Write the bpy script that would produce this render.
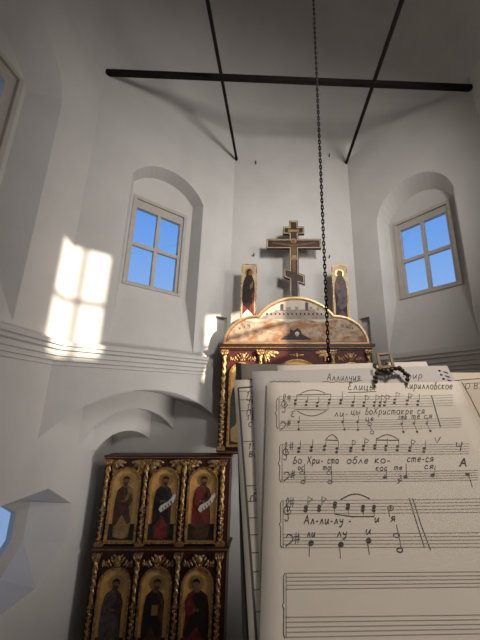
import bpy, math, random
from mathutils import Vector as V, Matrix
from mathutils.geometry import tessellate_polygon
random.seed(7)
S = bpy.context.scene
for o in list(bpy.data.objects): bpy.data.objects.remove(o)
EYE = 5.6                      # eye height above the church floor (the singer stands in the choir loft)

# ------------------------------------------------------------------ camera
PITCH = math.radians(15); FPX = 312.0; PX, PY = 278.0, 320.0
cam_d = bpy.data.cameras.new('camera'); cam = bpy.data.objects.new('camera', cam_d)
S.collection.objects.link(cam); S.camera = cam
cam.location = (0, 0, EYE); cam.rotation_euler = (math.pi/2 + PITCH, 0, 0)
cam_d.sensor_fit = 'VERTICAL'; cam_d.sensor_height = 24; cam_d.lens = FPX/640*24
cam_d.shift_x = -(PX-240)/640; cam_d.clip_start = .01; cam_d.clip_end = 200

# ------------------------------------------------------------------ sky, sun, lights, exposure
SKY = 1.0
w = bpy.data.worlds.new('sky'); S.world = w; w.use_nodes = True
nt = w.node_tree; nt.nodes.clear()
out = nt.nodes.new('ShaderNodeOutputWorld'); bg = nt.nodes.new('ShaderNodeBackground')
tc = nt.nodes.new('ShaderNodeTexCoord'); sp = nt.nodes.new('ShaderNodeSeparateXYZ'); cr = nt.nodes.new('ShaderNodeValToRGB')
nt.links.new(tc.outputs['Generated'], sp.inputs[0]); nt.links.new(sp.outputs['Z'], cr.inputs[0])
nt.links.new(cr.outputs[0], bg.inputs[0]); nt.links.new(bg.outputs[0], out.inputs[0]); bg.inputs[1].default_value = SKY
els = cr.color_ramp.elements
els[0].position = 0.0; els[0].color = (.26, .40, .68, 1)
els[1].position = 0.95; els[1].color = (.05, .20, .70, 1)
e = els.new(.28); e.color = (.30, .52, .95, 1)
e = els.new(.55); e.color = (.13, .36, .90, 1)

sun_d = bpy.data.lights.new('sun', 'SUN'); sun = bpy.data.objects.new('sun', sun_d); S.collection.objects.link(sun)
sun_d.energy = 13; sun_d.angle = math.radians(1.1); sun_d.color = (1, .86, .68)
SUN_M, SUN_T = .65, .25
sdir = V((-1, SUN_M, -SUN_T*math.hypot(1, SUN_M)))
sun.rotation_euler = sdir.to_track_quat('-Z', 'Y').to_euler(); sun.location = (12, -4, 12)

def area(name, loc, target, sx, sy, power, col, spread=180):
    d = bpy.data.lights.new(name, 'AREA'); d.shape = 'RECTANGLE'; d.size = sx; d.size_y = sy; d.energy = power; d.color = col; d.spread = math.radians(spread)
    o = bpy.data.objects.new(name, d); S.collection.objects.link(o); o.location = loc
    o.rotation_euler = (V(target)-V(loc)).to_track_quat('-Z', 'Y').to_euler(); return o
area('right_window_daylight', (3.62, 3.2, EYE+3.0), (-1.2, 6.8, EYE+2.8), 1.1, 1.6, 24, (1, .97, .94), 100)
area('choir_window_daylight', (2.3, .9, EYE+4.2), (-.4, 6.8, EYE+3.9), .8, 1.2, 82, (1, .965, .93), 96)
area('lower_right_fill', (3.72, 4.6, EYE-1.9), (-2.4, 6.5, EYE-.2), 1.2, .8, 38, (1, .96, .92), 76)  # added low fill to brighten the squinch arches and icon wing
area('nave_fill', (.3, -2.2, EYE+1.9), (.2, 6, EYE+2.6), 2.4, 1.6, 11, (1, .91, .82), 130)  # added fill behind the loft; the unseen nave has no windows
area('page_fill', (.34, .10, EYE+.70), (.12, .34, EYE-.05), 0.16, .16, 1.2, (1, .88, .75), 100)  # added light above the music so the page darkens downwards
S.view_settings.view_transform = 'Standard'; S.view_settings.look = 'None'
S.view_settings.gamma = 1; S.view_settings.use_curve_mapping = False
S.view_settings.exposure = 0.0

# ------------------------------------------------------------------ helpers
FW = V((0, math.cos(PITCH), math.sin(PITCH))); UPV = V((0, -math.sin(PITCH), math.cos(PITCH)))
CAM = V((0, 0, EYE))
def ray(x, y): return FW + (x-PX)/FPX*V((1, 0, 0)) - (y-PY)/FPX*UPV

def mat(name, col, rough=.8, metal=0., noise=0., nscale=4., bump=0., bscale=30., spec=.3, col2=None, coat=0.):
    m = bpy.data.materials.new(name); m.use_nodes = True; n = m.node_tree; b = n.nodes['Principled BSDF']
    b.inputs['Roughness'].default_value = rough; b.inputs['Metallic'].default_value = metal
    b.inputs['Specular IOR Level'].default_value = spec; b.inputs['Coat Weight'].default_value = coat
    b.inputs['Base Color'].default_value = (*col, 1)
    t = n.nodes.new('ShaderNodeTexCoord')
    if noise or col2:
        nz = n.nodes.new('ShaderNodeTexNoise'); nz.inputs['Scale'].default_value = nscale; nz.inputs['Detail'].default_value = 6
        n.links.new(t.outputs['Object'], nz.inputs['Vector'])
        r = n.nodes.new('ShaderNodeValToRGB'); n.links.new(nz.outputs['Fac'], r.inputs[0]); n.links.new(r.outputs[0], b.inputs['Base Color'])
        c2 = col2 or tuple(c*(1-noise) for c in col)
        r.color_ramp.elements[0].position = .32; r.color_ramp.elements[0].color = (*c2, 1)
        r.color_ramp.elements[1].position = .62; r.color_ramp.elements[1].color = (*col, 1)
    if bump:
        nb = n.nodes.new('ShaderNodeTexNoise'); nb.inputs['Scale'].default_value = bscale; nb.inputs['Detail'].default_value = 5
        n.links.new(t.outputs['Object'], nb.inputs['Vector'])
        bp = n.nodes.new('ShaderNodeBump'); bp.inputs['Strength'].default_value = bump; bp.inputs['Distance'].default_value = .03
        n.links.new(nb.outputs['Fac'], bp.inputs['Height']); n.links.new(bp.outputs[0], b.inputs['Normal'])
    return m
M = {}
M['plaster'] = mat('plaster', (.58, .555, .525), .9, noise=.09, nscale=1.1, bump=.25, bscale=5, spec=.1)
M['frame'] = mat('window_paint', (.46, .42, .37), .6, noise=.1, nscale=6, bump=.1)
M['iron'] = mat('dark_iron', (.018, .013, .012), .85, noise=.3, nscale=12, bump=.2, spec=.12)
M['gold'] = mat('gilding', (.72, .46, .20), .42, metal=.8, nscale=24, col2=(.13, .055, .022), bump=.4, bscale=60)
M['gold_dull'] = mat('worn_gilding', (.36, .20, .09), .5, metal=.5, noise=.4, nscale=20, bump=.2)
M['gold_smooth'] = mat('smooth_gilding', (.60, .40, .20), .4, metal=.5, noise=.3, nscale=14)
M['wood'] = mat('burgundy_wood', (.042, .012, .008), .42, noise=.35, nscale=9, bump=.1, spec=.5)
M['redwood'] = mat('crimson_frieze', (.095, .022, .02), .5, noise=.25, nscale=8, bump=.1)
M['ground'] = mat('icon_gold_ground', (.78, .46, .15), .38, metal=.15, noise=.25, nscale=12)
M['icondark'] = mat('icon_dark_earth', (.035, .028, .02), .5, noise=.3, nscale=15)
M['skin'] = mat('icon_ochre', (.20, .10, .05), .6)
M['robe_red'] = mat('robe_red', (.20, .035, .028), .6, noise=.45, nscale=14)
M['robe_dark'] = mat('robe_dark', (.030, .020, .017), .6, noise=.4, nscale=14)
M['robe_green'] = mat('robe_green', (.045, .055, .040), .6, noise=.4, nscale=14)
M['robe_ochre'] = mat('robe_ochre', (.34, .20, .09), .6, noise=.4, nscale=14)
M['robe_grey'] = mat('robe_grey', (.11, .09, .092), .6, noise=.5, nscale=14)
M['robe_brown'] = mat('robe_brown', (.09, .045, .028), .6, noise=.5, nscale=14)
M['white_cloth'] = mat('scroll_white', (.70, .64, .56), .7, noise=.15, nscale=20)
M['halo'] = mat('halo_gold', (.55, .33, .11), .3, metal=.6)
M['cream'] = mat('icon_cream', (.58, .45, .27), .6, noise=.3, nscale=8)
M['sky_paint'] = mat('painted_sky', (.56, .49, .39), .7, noise=.15, nscale=6)
M['city'] = mat('painted_city', (.33, .27, .22), .7, noise=.3, nscale=12)
M['hill'] = mat('painted_hill', (.27, .125, .055), .7, nscale=6, col2=(.47, .36, .26))
M['hill2'] = mat('painted_far_hill', (.46, .35, .25), .7, nscale=9, col2=(.25, .12, .06))
M['cave'] = mat('painted_cave', (.05, .045, .04), .8)
M['bone'] = mat('painted_skull', (.6, .55, .47), .8)
M['crossdark'] = mat('cross_dark_paint', (.050, .026, .018), .5, noise=.4, nscale=10)
M['corpus'] = mat('cross_figure_paint', (.15, .08, .045), .6, noise=.3, nscale=12)
M['paper'] = mat('paper', (.78, .73, .66), .85, noise=.05, nscale=8, bump=.05, bscale=12, spec=.1)
M['paper_grey'] = mat('grey_paper', (.60, .58, .585), .85, noise=.06, nscale=8, bump=.05, bscale=12)
M['paper_tan'] = mat('tan_paper', (.68, .60, .50), .85, noise=.06, nscale=8)
M['cover'] = mat('folder_cover', (.26, .235, .21), .8, noise=.15, nscale=15)
M['black'] = mat('black_cloth', (.02, .018, .018), .7)
M['ink'] = mat('ink', (.075, .07, .07), .7)
M['pencil'] = mat('staff_ink', (.40, .37, .34), .8)
M['bronze'] = mat('aged_bronze', (.10, .075, .048), .5, metal=.6, noise=.4, nscale=200)
M['stand'] = mat('black_steel', (.03, .03, .032), .5, metal=.4)
M['floor'] = mat('stone_floor', (.30, .26, .22), .8, noise=.25, nscale=3, bump=.1)
M['boards'] = mat('loft_boards', (.22, .13, .07), .7, noise=.3, nscale=5)
gm = bpy.data.materials.new('window_glass'); gm.use_nodes = True; n = gm.node_tree; n.nodes.clear()
go = n.nodes.new('ShaderNodeOutputMaterial'); mx = n.nodes.new('ShaderNodeMixShader'); tr = n.nodes.new('ShaderNodeBsdfTransparent'); gl = n.nodes.new('ShaderNodeBsdfGlossy')
tr.inputs[0].default_value = (.96, .97, .98, 1); gl.inputs['Roughness'].default_value = .05; mx.inputs[0].default_value = .05
n.links.new(tr.outputs[0], mx.inputs[1]); n.links.new(gl.outputs[0], mx.inputs[2]); n.links.new(mx.outputs[0], go.inputs[0]); M['glass'] = gm

class MB:
    """collects faces in world coordinates; build() links them as one mesh object"""
    def __init__(s): s.v = []; s.f = []; s.mi = []; s.sm = []; s.mats = []
    def m(s, name):
        if name not in s.mats: s.mats.append(name)
        return s.mats.index(name)
    def face(s, pts, m, smooth=False):
        i = len(s.v); s.v += [V(p) for p in pts]; s.f.append(list(range(i, i+len(pts)))); s.mi.append(s.m(m)); s.sm.append(smooth)
    def grid(s, rows, m, close_u=False, smooth=True):
        i = len(s.v); nr = len(rows); nc = len(rows[0]); k = s.m(m)
        for r in rows: s.v += [V(p) for p in r]
        for a in range(nr-1):
            for b in range(nc if close_u else nc-1):
                c = (b+1) % nc
                s.f.append([i+a*nc+b, i+a*nc+c, i+(a+1)*nc+c, i+(a+1)*nc+b]); s.mi.append(k); s.sm.append(smooth)
    def poly(s, loops, m):
        """planar polygon with holes"""
        tris = tessellate_polygon([[V(p) for p in l] for l in loops]); flat = [V(p) for l in loops for p in l]
        i = len(s.v); s.v += flat; k = s.m(m)
        for t in tris: s.f.append([i+q for q in t]); s.mi.append(k); s.sm.append(False)
    def box(s, a, b, m):
        x0, y0, z0 = a; x1, y1, z1 = b; c = [V((x, y, z)) for z in (z0, z1) for y in (y0, y1) for x in (x0, x1)]
        for q in ((0, 2, 3, 1), (4, 5, 7, 6), (0, 1, 5, 4), (2, 6, 7, 3), (0, 4, 6, 2), (1, 3, 7, 5)): s.face([c[j] for j in q], m)
    def bar(s, p, q, wx, wz, m, up=(0, 0, 1)):
        p = V(p); q = V(q); d = (q-p).normalized(); a = d.cross(V(up)).normalized(); b = a.cross(d).normalized()
        A = [p+a*x*wx/2+b*z*wz/2 for x, z in ((-1, -1), (1, -1), (1, 1), (-1, 1))]; B = [x+(q-p) for x in A]
        s.face(A[::-1], m); s.face(B, m)
        for j in range(4): s.face([A[j], A[(j+1) % 4], B[(j+1) % 4], B[j]], m)
    def prism(s, poly, fn, d0, d1, m, mside=None):
        """poly [(a,b)], fn(a,b,d)->point; front at d0, back at d1"""
        s.poly([[fn(a, b, d0) for a, b in poly]], m); s.poly([[fn(a, b, d1) for a, b in poly]], mside or m)
        for j in range(len(poly)):
            a = poly[j]; b = poly[(j+1) % len(poly)]
            s.face([fn(*a, d0), fn(*b, d0), fn(*b, d1), fn(*a, d1)], mside or m)
    def band(s, outer, inner, fn, d0, d1, m):
        """flat frame between two loops of equal count, extruded"""
        N = len(outer)
        for j in range(N):
            k = (j+1) % N
            s.face([fn(*outer[j], d0), fn(*outer[k], d0), fn(*inner[k], d0), fn(*inner[j], d0)], m)
            s.face([fn(*outer[j], d0), fn(*outer[k], d0), fn(*outer[k], d1), fn(*outer[j], d1)], m)
            s.face([fn(*inner[j], d0), fn(*inner[k], d0), fn(*inner[k], d1), fn(*inner[j], d1)], m)
    def tube(s, pts, r, m, n=8, closed=False):
        pts = [V(p) for p in pts]; rows = []; N = len(pts); ref = None
        for i in range(N):
            if closed: t = pts[(i+1) % N]-pts[i-1]
            else: t = pts[min(i+1, N-1)]-pts[max(i-1, 0)]
            t.normalize()
            if ref is None:
                ref = t.orthogonal().normalized()
            ref = (ref - t*ref.dot(t)).normalized(); b = t.cross(ref)
            rr = r[i] if isinstance(r, (list, tuple)) else r
            rows.append([pts[i]+(ref*math.cos(2*math.pi*k/n)+b*math.sin(2*math.pi*k/n))*rr for k in range(n)])
        if closed: rows.append(rows[0])
        s.grid(rows, m, close_u=True)
        if not closed: s.face(rows[0][::-1], m); s.face(rows[-1], m)
    def ball(s, c, rx, ry, rz, m, nu=8, nv=5, rot=0.):
        c = V(c); rows = []
        for a in range(nv+1):
            th = math.pi*a/nv; row = []
            for b in range(nu):
                ph = 2*math.pi*b/nu; x = rx*math.sin(th)*math.cos(ph); y = ry*math.sin(th)*math.sin(ph); z = rz*math.cos(th)
                row.append(c+V((x*math.cos(rot)-z*math.sin(rot), y, x*math.sin(rot)+z*math.cos(rot))))
            rows.append(row)
        s.grid(rows, m, close_u=True)
    def build(s, name, parent=None, loc=None):
        me = bpy.data.meshes.new(name)
        if parent is not None: org = parent_loc(parent)
        elif loc is not None: org = V(loc)
        else:
            xs = [p.x for p in s.v]; ys = [p.y for p in s.v]; zs = [p.z for p in s.v]
            org = V(((min(xs)+max(xs))/2, (min(ys)+max(ys))/2, min(zs)))
        me.from_pydata([p-org for p in s.v], [], s.f)
        for mm in s.mats: me.materials.append(M[mm])
        me.polygons.foreach_set('material_index', s.mi); me.polygons.foreach_set('use_smooth', s.sm)
        import bmesh
        bm = bmesh.new(); bm.from_mesh(me); bmesh.ops.remove_doubles(bm, verts=bm.verts, dist=1e-5)
        bmesh.ops.recalc_face_normals(bm, faces=bm.faces); bm.to_mesh(me); bm.free()
        o = bpy.data.objects.new(name, me); S.collection.objects.link(o)
        if parent is not None: o.parent = parent
        else: o.location = org
        return o
def parent_loc(o):
    p = V((0, 0, 0))
    while o: p += o.location; o = o.parent
    return p
def tag(o, label, cat, group=None):
    o['label'] = label; o['category'] = cat
    if group: o['group'] = group
    return o
def thing(name, loc, label, cat, group=None):
    o = bpy.data.objects.new(name, None); S.collection.objects.link(o); o.location = loc; o.empty_display_size = .1
    return tag(o, label, cat, group)
def struct(o): o['kind'] = 'structure'; return o
def E_(z): return EYE+z

# ------------------------------------------------------------------ church shell
# octagonal apse over a square lower storey; heights below are relative to the eye
BL = (-1.155, 7.0); BR = (1.86, 7.0); LB = (-3.50, 4.84); RB = (3.84, 4.79)
LF = (-3.50, 1.95); RF = (3.84, 1.80); FL = (-1.136, -.35); FR = (1.78, -.35)
SPRING = 6.35; FLOOR = -EYE
class Wall:
    def __init__(s, p0, p1):
        s.p = V((*p0, 0)); d = V((*p1, 0))-s.p; s.len = d.length; s.d = d.normalized()
        n = V((s.d.y, -s.d.x, 0)); c = V((.2, 3.3, 0))
        if (c-s.p).dot(n) > 0: n = -n
        s.n = n                                   # outward
    def pt(s, a, z, o=0.): return s.p+s.d*a+s.n*o+V((0, 0, E_(z)))
WDL = Wall(BL, LB); WDR = Wall(BR, RB); WB = Wall((0, 7), (1, 7)); WL = Wall(LB, LF); WR = Wall(RB, RF)
WFL = Wall(LF, FL); WFR = Wall(RF, FR); WF = Wall(FL, FR)

def arch_loop(s0, s1, zb, zs, zt, n=16):
    c = (s0+s1)/2; h = (s1-s0)/2; sag = zt-zs; r = (h*h+sag*sag)/(2*sag); zc = zt-r; a = math.asin(min(1, h/r))
    if sag > h: a = math.pi-a
    L = [(s0, zb), (s1, zb)]
    for i in range(n+1):
        t = a-2*a*i/n; L.append((c+r*math.sin(t), zc+r*math.cos(t)))
    return L
def arc_curve(s0, s1, zs, zt, n=24):
    c = (s0+s1)/2; h = (s1-s0)/2; sag = zt-zs; r = (h*h+sag*sag)/(2*sag); zc = zt-r; a = math.asin(h/r)
    return [(c+r*math.sin(-a+2*a*i/n), zc+r*math.cos(-a+2*a*i/n)) for i in range(n+1)]
win_no = [0]
def rect(s0, s1, z0, z1): return [(s0, z0), (s1, z0), (s1, z1), (s0, z1)]
def window_niche(mb, W, outer, inner, depth, fr, glass, cols=2, rows=2, fdep=.07):
    """splayed niche in the wall mesh + a window frame with panes"""
    N = len(outer)
    for j in range(N):
        k = (j+1) % N
        mb.face([W.pt(*outer[j]), W.pt(*outer[k]), W.pt(*inner[k], depth), W.pt(*inner[j], depth)], 'plaster')
    mb.poly([[W.pt(*q, depth) for q in inner], [W.pt(*q, depth) for q in rect(*fr)]], 'plaster')
    f = MB(); fn = lambda a, z, d: W.pt(a, z, depth+d)
    s0, s1, z0, z1 = fr; g0, g1, h0, h1 = glass
    f.band(rect(s0-.02, s1+.02, z0-.02, z1+.02), rect(s0+.05, s1-.05, z0+.03, z1-.05), fn, -.03, .10, 'frame')
    f.band(rect(s0+.05, s1-.05, z0+.03, z1-.05), rect(g0, g1, h0, h1), fn, .02, .12, 'frame')
    bw = .075
    for c in range(1, cols):
        x = g0+(g1-g0)*c/cols; f.prism(rect(x-bw/2, x+bw/2, h0, h1), fn, .03, .11, 'frame')
    for r in range(1, rows):
        z = h0+(h1-h0)*r/rows; f.prism(rect(g0, g1, z-bw/2, z+bw/2), fn, .035, .105, 'frame')
    win_no[0] += 1
    fo = struct(f.build('window_%d' % win_no[0]))
    for c in range(cols):
        for r in range(rows):
            a0 = g0+(g1-g0)*c/cols; a1 = g0+(g1-g0)*(c+1)/cols; b0 = h0+(h1-h0)*r/rows; b1 = h0+(h1-h0)*(r+1)/rows
            g = MB(); g.prism(rect(a0, a1, b0, b1), fn, .068, .074, 'glass'); g.build('pane', fo)
    return fo

def recess(mb, W, r, depth):
    L = rect(*r)
    for j in range(4):
        k = (j+1) % 4; mb.face([W.pt(*L[j]), W.pt(*L[k]), W.pt(*L[k], depth), W.pt(*L[j], depth)], 'plaster')
    mb.poly([[W.pt(*q, depth) for q in L]], 'plaster')

def diagonal(name, W, out, inn, fr, gl, rec):
    mb = MB(); L = W.len
    arch = arc_curve(0, L, -.50, .25)
    outer = arch + [(L, SPRING), (0, SPRING)]
    mb.poly([[W.pt(*q) for q in outer], [W.pt(*q) for q in out], [W.pt(*q) for q in rect(*rec)]], 'plaster')
    recess(mb, W, rec, .12)
    window_niche(mb, W, out, inn, .35, fr, gl)
    # stepped squinch into the square corner
    steps = [(0, L, -.50, .25, 0), (.73, L-.73, -.65, -.09, .73), (1.06, L-1.06, -.84, -.53, 1.06)]
    for i, (a, b, zs, zt, o) in enumerate(steps):
        cur = arc_curve(a, b, zs, zt)
        o2 = steps[i+1][4] if i < 2 else 1.75
        mb.grid([[W.pt(*q, o) for q in cur], [W.pt(*q, o2) for q in cur]], 'plaster')
        if i: mb.poly([[W.pt(*q, o) for q in cur+[(b+.12, zs), (b+.12, .32), (a-.12, .32), (a-.12, zs)]]], 'plaster')
    return struct(mb.build(name))
o1 = arch_loop(.83, 2.44, 1.0, 4.53, 5.02); i1 = arch_loop(.93, 2.31, 2.26, 4.60, 4.95)
diagonal('wall_back_left', WDL, o1, i1, (1.08, 2.25, 2.30, 4.28), (1.19, 2.17, 2.37, 4.05), (.03, .33, .25, 1.92))
o2 = arch_loop(.69, 2.37, 1.0, 4.12, 4.84); i2 = arch_loop(.80, 2.25, 2.2, 4.12, 4.60)
diagonal('wall_back_right', WDR, o2, i2, (.93, 2.15, 2.24, 4.08), (1.04, 2.04, 2.325, 3.88), (.03, .30, .25, 1.90))

mb = MB()
mb.poly([[WB.pt(*q) for q in [(-3.5, FLOOR), (3.84, FLOOR), (3.84, .32), (1.86, .32), (1.86, SPRING), (-1.155, SPRING), (-1.155, .32), (-3.5, .32)]]], 'plaster')
struct(mb.build('wall_back'))

# left wall: upper window niche and the octagonal window of the lower storey
mb = MB()
oct_o = [(.62, -1.25), (1.27, -1.63), (1.27, -2.22), (.72, -2.58), (-.52, -2.58), (-1.07, -2.22), (-1.07, -1.63), (-.42, -1.25)]
oct_i = [(.53, -1.36), (.87, -1.56), (.87, -2.03), (.55, -2.40), (-.35, -2.40), (-.67, -2.03), (-.67, -1.50), (-.33, -1.36)]
oct_g = [(.48, -1.44), (.75, -1.62), (.75, -1.98), (.52, -2.27), (-.32, -2.27), (-.55, -1.98), (-.55, -1.62), (-.28, -1.44)]
lo = arch_loop(.86, 2.72, 1.05, 4.6, 5.53); li = arch_loop(1.14, 2.46, 2.1, 4.6, 5.05)
Lend = WL.len
mb.poly([[WL.pt(*q) for q in rect(0, Lend, .32, SPRING)], [WL.pt(*q) for q in lo]], 'plaster')
mb.poly([[WL.pt(*q) for q in [(-2.16, FLOOR), (Lend, FLOOR), (Lend, .32), (0, .32), (-2.16, .32)]], [WL.pt(*q) for q in oct_o]], 'plaster')
window_niche(mb, WL, lo, li, .35, (1.25, 2.37, 2.2, 4.68), (1.44, 2.14, 2.3, 4.42))
def oct_reveal(mb, W):
    for j in range(8):
        k = (j+1) % 8
        mb.face([W.pt(*oct_o[j]), W.pt(*oct_o[k]), W.pt(*oct_i[k], .42), W.pt(*oct_i[j], .42)], 'plaster')
def oct_window(W):
    f = MB(); fn = lambda a, z, d: W.pt(a, z, d)
    for j in range(8):
        k = (j+1) % 8
        f.face([fn(*oct_i[j], .42), fn(*oct_i[k], .42), fn(*oct_g[k], .52), fn(*oct_g[j], .52)], 'frame')
        f.face([fn(*oct_g[j], .52), fn(*oct_g[k], .52), fn(*oct_g[k], .60), fn(*oct_g[j], .60)], 'frame')
    win_no[0] += 1
    fo = struct(f.build('window_%d' % win_no[0]))
    g = MB(); g.prism(oct_g, fn, .55, .556, 'glass'); g.build('pane', fo)
oct_reveal(mb, WL)
struct(mb.build('wall_left')); oct_window(WL)

# right wall and the walls behind the singer; their unseen windows are placed to shape the low sun
mb = MB(); ro = arch_loop(.72, 2.27, 1.0, 4.2, 4.9); ri = arch_loop(.82, 2.17, 2.0, 4.2, 4.7); Rl = WR.len
mb.poly([[WR.pt(*q) for q in rect(0, Rl, .32, SPRING)], [WR.pt(*q) for q in ro]], 'plaster')
mb.poly([[WR.pt(*q) for q in [(-2.21, FLOOR), (Rl, FLOOR), (Rl, .32), (0, .32), (-2.21, .32)]], [WR.pt(*q) for q in oct_o]], 'plaster')
oct_reveal(mb, WR)
window_niche(mb, WR, ro, ri, .35, (.88, 2.10, 2.1, 3.75), (.98, 2.0, 2.18, 3.62), 1, 2)
struct(mb.build('wall_right')); oct_window(WR)
mb = MB(); mb.box((3.92, 4.62, E_(-.8)), (5.75, 4.95, E_(5.2)), 'plaster'); struct(mb.build('wall_right_sun_block'))  # unseen block added outside to keep sun off the back-right window
mb = MB(); l = WFR.len; c = 1.21
so = arch_loop(c-.75, c+.75, 1.4, 4.9, 5.4); si = arch_loop(c-.65, c+.65, 2.6, 4.95, 5.3)
mb.poly([[WFR.pt(*q) for q in rect(0, l, FLOOR, SPRING)], [WFR.pt(*q) for q in so]], 'plaster')
window_niche(mb, WFR, so, si, .35, (c-.54, c+.54, 2.62, 4.72), (c-.39, c+.39, 2.68, 4.60))
struct(mb.build('wall_front_right'))
mb = MB(); mb.poly([[WFL.pt(*q) for q in rect(0, WFL.len, FLOOR, SPRING)]], 'plaster'); struct(mb.build('wall_front_left'))
mb = MB(); a = arch_loop(.12, WF.len-.12, -1.62, 2.2, 3.2)
mb.poly([[WF.pt(*q) for q in rect(0, WF.len, FLOOR, SPRING)], [WF.pt(*q) for q in a]], 'plaster')
for j in range(len(a)):
    k = (j+1) % len(a); mb.face([WF.pt(*a[j]), WF.pt(*a[k]), WF.pt(*a[k], .6), WF.pt(*a[j], .6)], 'plaster')
struct(mb.build('wall_front')); front_arch = a

# cloister vault
mb = MB(); ring = [BL, LB, LF, FL, FR, RF, RB, BR]; ap = V((.22, 3.3, 0)); Hh = 4.2; n = 16
for j in range(8):
    p = V((*ring[j], 0)); q = V((*ring[(j+1) % 8], 0)); rows = []
    for i in range(n+1):
        th = math.pi/2*i/n; u = 1-math.cos(th); z = E_(SPRING+Hh*math.sin(th))
        a = p.lerp(ap, u); b = q.lerp(ap, u); rows.append([(a.lerp(b, t/4))+V((0, 0, z)) for t in range(5)])
    mb.grid(rows, 'plaster')
struct(mb.build('ceiling'))
# the nave behind the choir loft
mb = MB(); x0, x1, y0, y1, z1 = -4.0, 4.3, -9.0, -.95, E_(5.4)
mb.face([(x0, y0, 0), (x1, y0, 0), (x1, y0, z1), (x0, y0, z1)], 'plaster')
for x in (x0, x1): mb.face([(x, y0, 0), (x, y1, 0), (x, y1, z1), (x, y0, z1)], 'plaster')
mb.face([(x0, y0, z1), (x1, y0, z1), (x1, y1, z1), (x0, y1, z1)], 'plaster')
mb.poly([[V((x, y1, z)) for x, z in rect(x0, x1, 0, z1)], [WF.pt(q, z, .6) for q, z in front_arch]], 'plaster')
struct(mb.build('wall_nave'))
mb = MB(); mb.box((-3.9, -9.0, -.1), (4.2, 7.2, 0), 'floor'); struct(mb.build('floor'))
mb = MB(); mb.box((-1.4, -2.6, E_(-1.75)), (2.0, .95, E_(-1.62)), 'boards'); o = struct(mb.build('floor_loft'))

# moulded cornice under the windows (left run and right run)
def cornice(name, path):
    prof = [(0, .955), (.13, .94), (.13, .87), (.105, .865), (.105, .81), (.07, .795), (.07, .72), (.045, .715), (.045, .645), (.02, .64), (.02, .585), (0, .575)]
    P = [V((*p, 0)) for p in path]; mb = MB(); cols = []
    ns = []
    for i in range(len(P)-1):
        d = (P[i+1]-P[i]).normalized(); nn = V((d.y, -d.x, 0))
        if (V((.2, 3.3, 0))-P[i]).dot(nn) < 0: nn = -nn
        ns.append(nn)
    for i in range(len(P)):
        if i == 0: mm = ns[0]
        elif i == len(P)-1: mm = ns[-1]
        else: b = (ns[i-1]+ns[i]); mm = b/(b.dot(ns[i]))
        cols.append([P[i]+mm*(a*1.35-.002)+V((0, 0, E_(z))) for a, z in prof])
    mb.grid(cols, 'plaster', smooth=False); mb.face(cols[0], 'plaster'); mb.face(cols[-1], 'plaster')
    return struct(mb.build(name))
cornice('trim_1', [WDL.pt(.56, 0).xy, LB, LF])
cornice('trim_2', [WDR.pt(.56, 0).xy, RB, RF])

# ------------------------------------------------------------------ tie beams
def beam(p, q, w, h, label, name='tie_beam'):
    mb = MB(); mb.bar(p, q, w, h, 'iron'); d = (V(q)-V(p)).normalized()
    return tag(mb.build(name), label, 'beam', 'tie rods running back to the corners' if name == 'tie_rod' else None)
beam((-3.50, 4.84, E_(6.52)), (3.84, 4.79, E_(6.05)), 0.085, .098, 'thick dark tie beam crossing the apse from side to side')
beam((-1.11, 6.99, E_(6.34)), (-1.09, -.33, E_(5.80)), .055, .06, 'thin dark tie rod running back to the corner left of the cross', 'tie_rod')
beam((1.83, 6.99, E_(6.24)), (1.74, -.33, E_(5.03)), .055, .06, 'thin dark tie rod running back to the corner right of the cross', 'tie_rod')

# ------------------------------------------------------------------ hanging chain
CX, CY = .52, 3.2
ch = thing('hanging_chain', (CX, CY, E_(-.2)), 'long dark link chain hanging from the vault in front of the cross', 'chain')
pitch = .047
def link_mesh(mb, z, k):
    r, hl = .0125, .017; pts = []
    for i in range(12):
        t = 2*math.pi*i/12; x = r*math.cos(t); zz = r*math.sin(t)+(hl if math.sin(t) > 0 else -hl)
        pts.append(V((CX+(x if k % 2 else 0), CY+(0 if k % 2 else x), z+zz)))
    mb.tube(pts, 0.0068, 'iron', n=6, closed=True)
protos = []
for k in range(2):
    mb = MB(); link_mesh(mb, E_(.3)+k*pitch, k); protos.append(mb.build('chain_link', ch))
for k in range(2, 100):
    c = protos[k % 2].copy(); S.collection.objects.link(c); c.parent = ch
    c.location.z = (k-(k % 2))*pitch
mb = MB()
for k in range(100, 218): link_mesh(mb, E_(.3)+k*pitch, k)
for k in range(-9, 0): link_mesh(mb, E_(.3)+k*pitch, k)
rest = mb.build('upper_chain', ch); rest['kind'] = 'stuff'
mb = MB(); mb.tube([(CX, CY, E_(.3)-9*pitch-.02+.0*i)if i == 0 else (CX+.03*math.sin(i*.7), CY, E_(.3)-9*pitch-.05-.03*(1-math.cos(i*.7))) for i in range(6)], .008, 'iron'); mb.build('hook', ch)

# ------------------------------------------------------------------ iconostasis pieces
def leaf(mb, x, y, z, L, wd, ang, m='gold'):
    mb.ball((x, y, z), wd, .018, L, m, nu=6, nv=4, rot=-ang)
def festoon(mb, x, y, z, w, h):
    """carved gilded swag: rosette, hanging drops, scrolls"""
    mb.ball((x, y, z), .30*h, .03, .34*h, 'gold', nu=8, nv=5)
    for sgn in (-1, 1):
        for i in range(5):
            t = (i+1)/5; px = x+sgn*w/2*t; pz = z+h*.30*math.cos(t*math.pi*1.2)
            leaf(mb, px, y, pz, h*.26*(1-.3*t), h*.11, sgn*(1.2-1.6*t))
            leaf(mb, px-sgn*.03, y, pz-h*.22*(1-t*.5), h*.16, h*.08, sgn*.6)
        for i in range(3): leaf(mb, x+sgn*w*.5, y, z-h*.1-i*h*.17, h*.1, h*.075, 0)
    for i in range(3): leaf(mb, x+(i-1)*.035, y, z-h*.42, h*.16, h*.07, (i-1)*.5)
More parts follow.
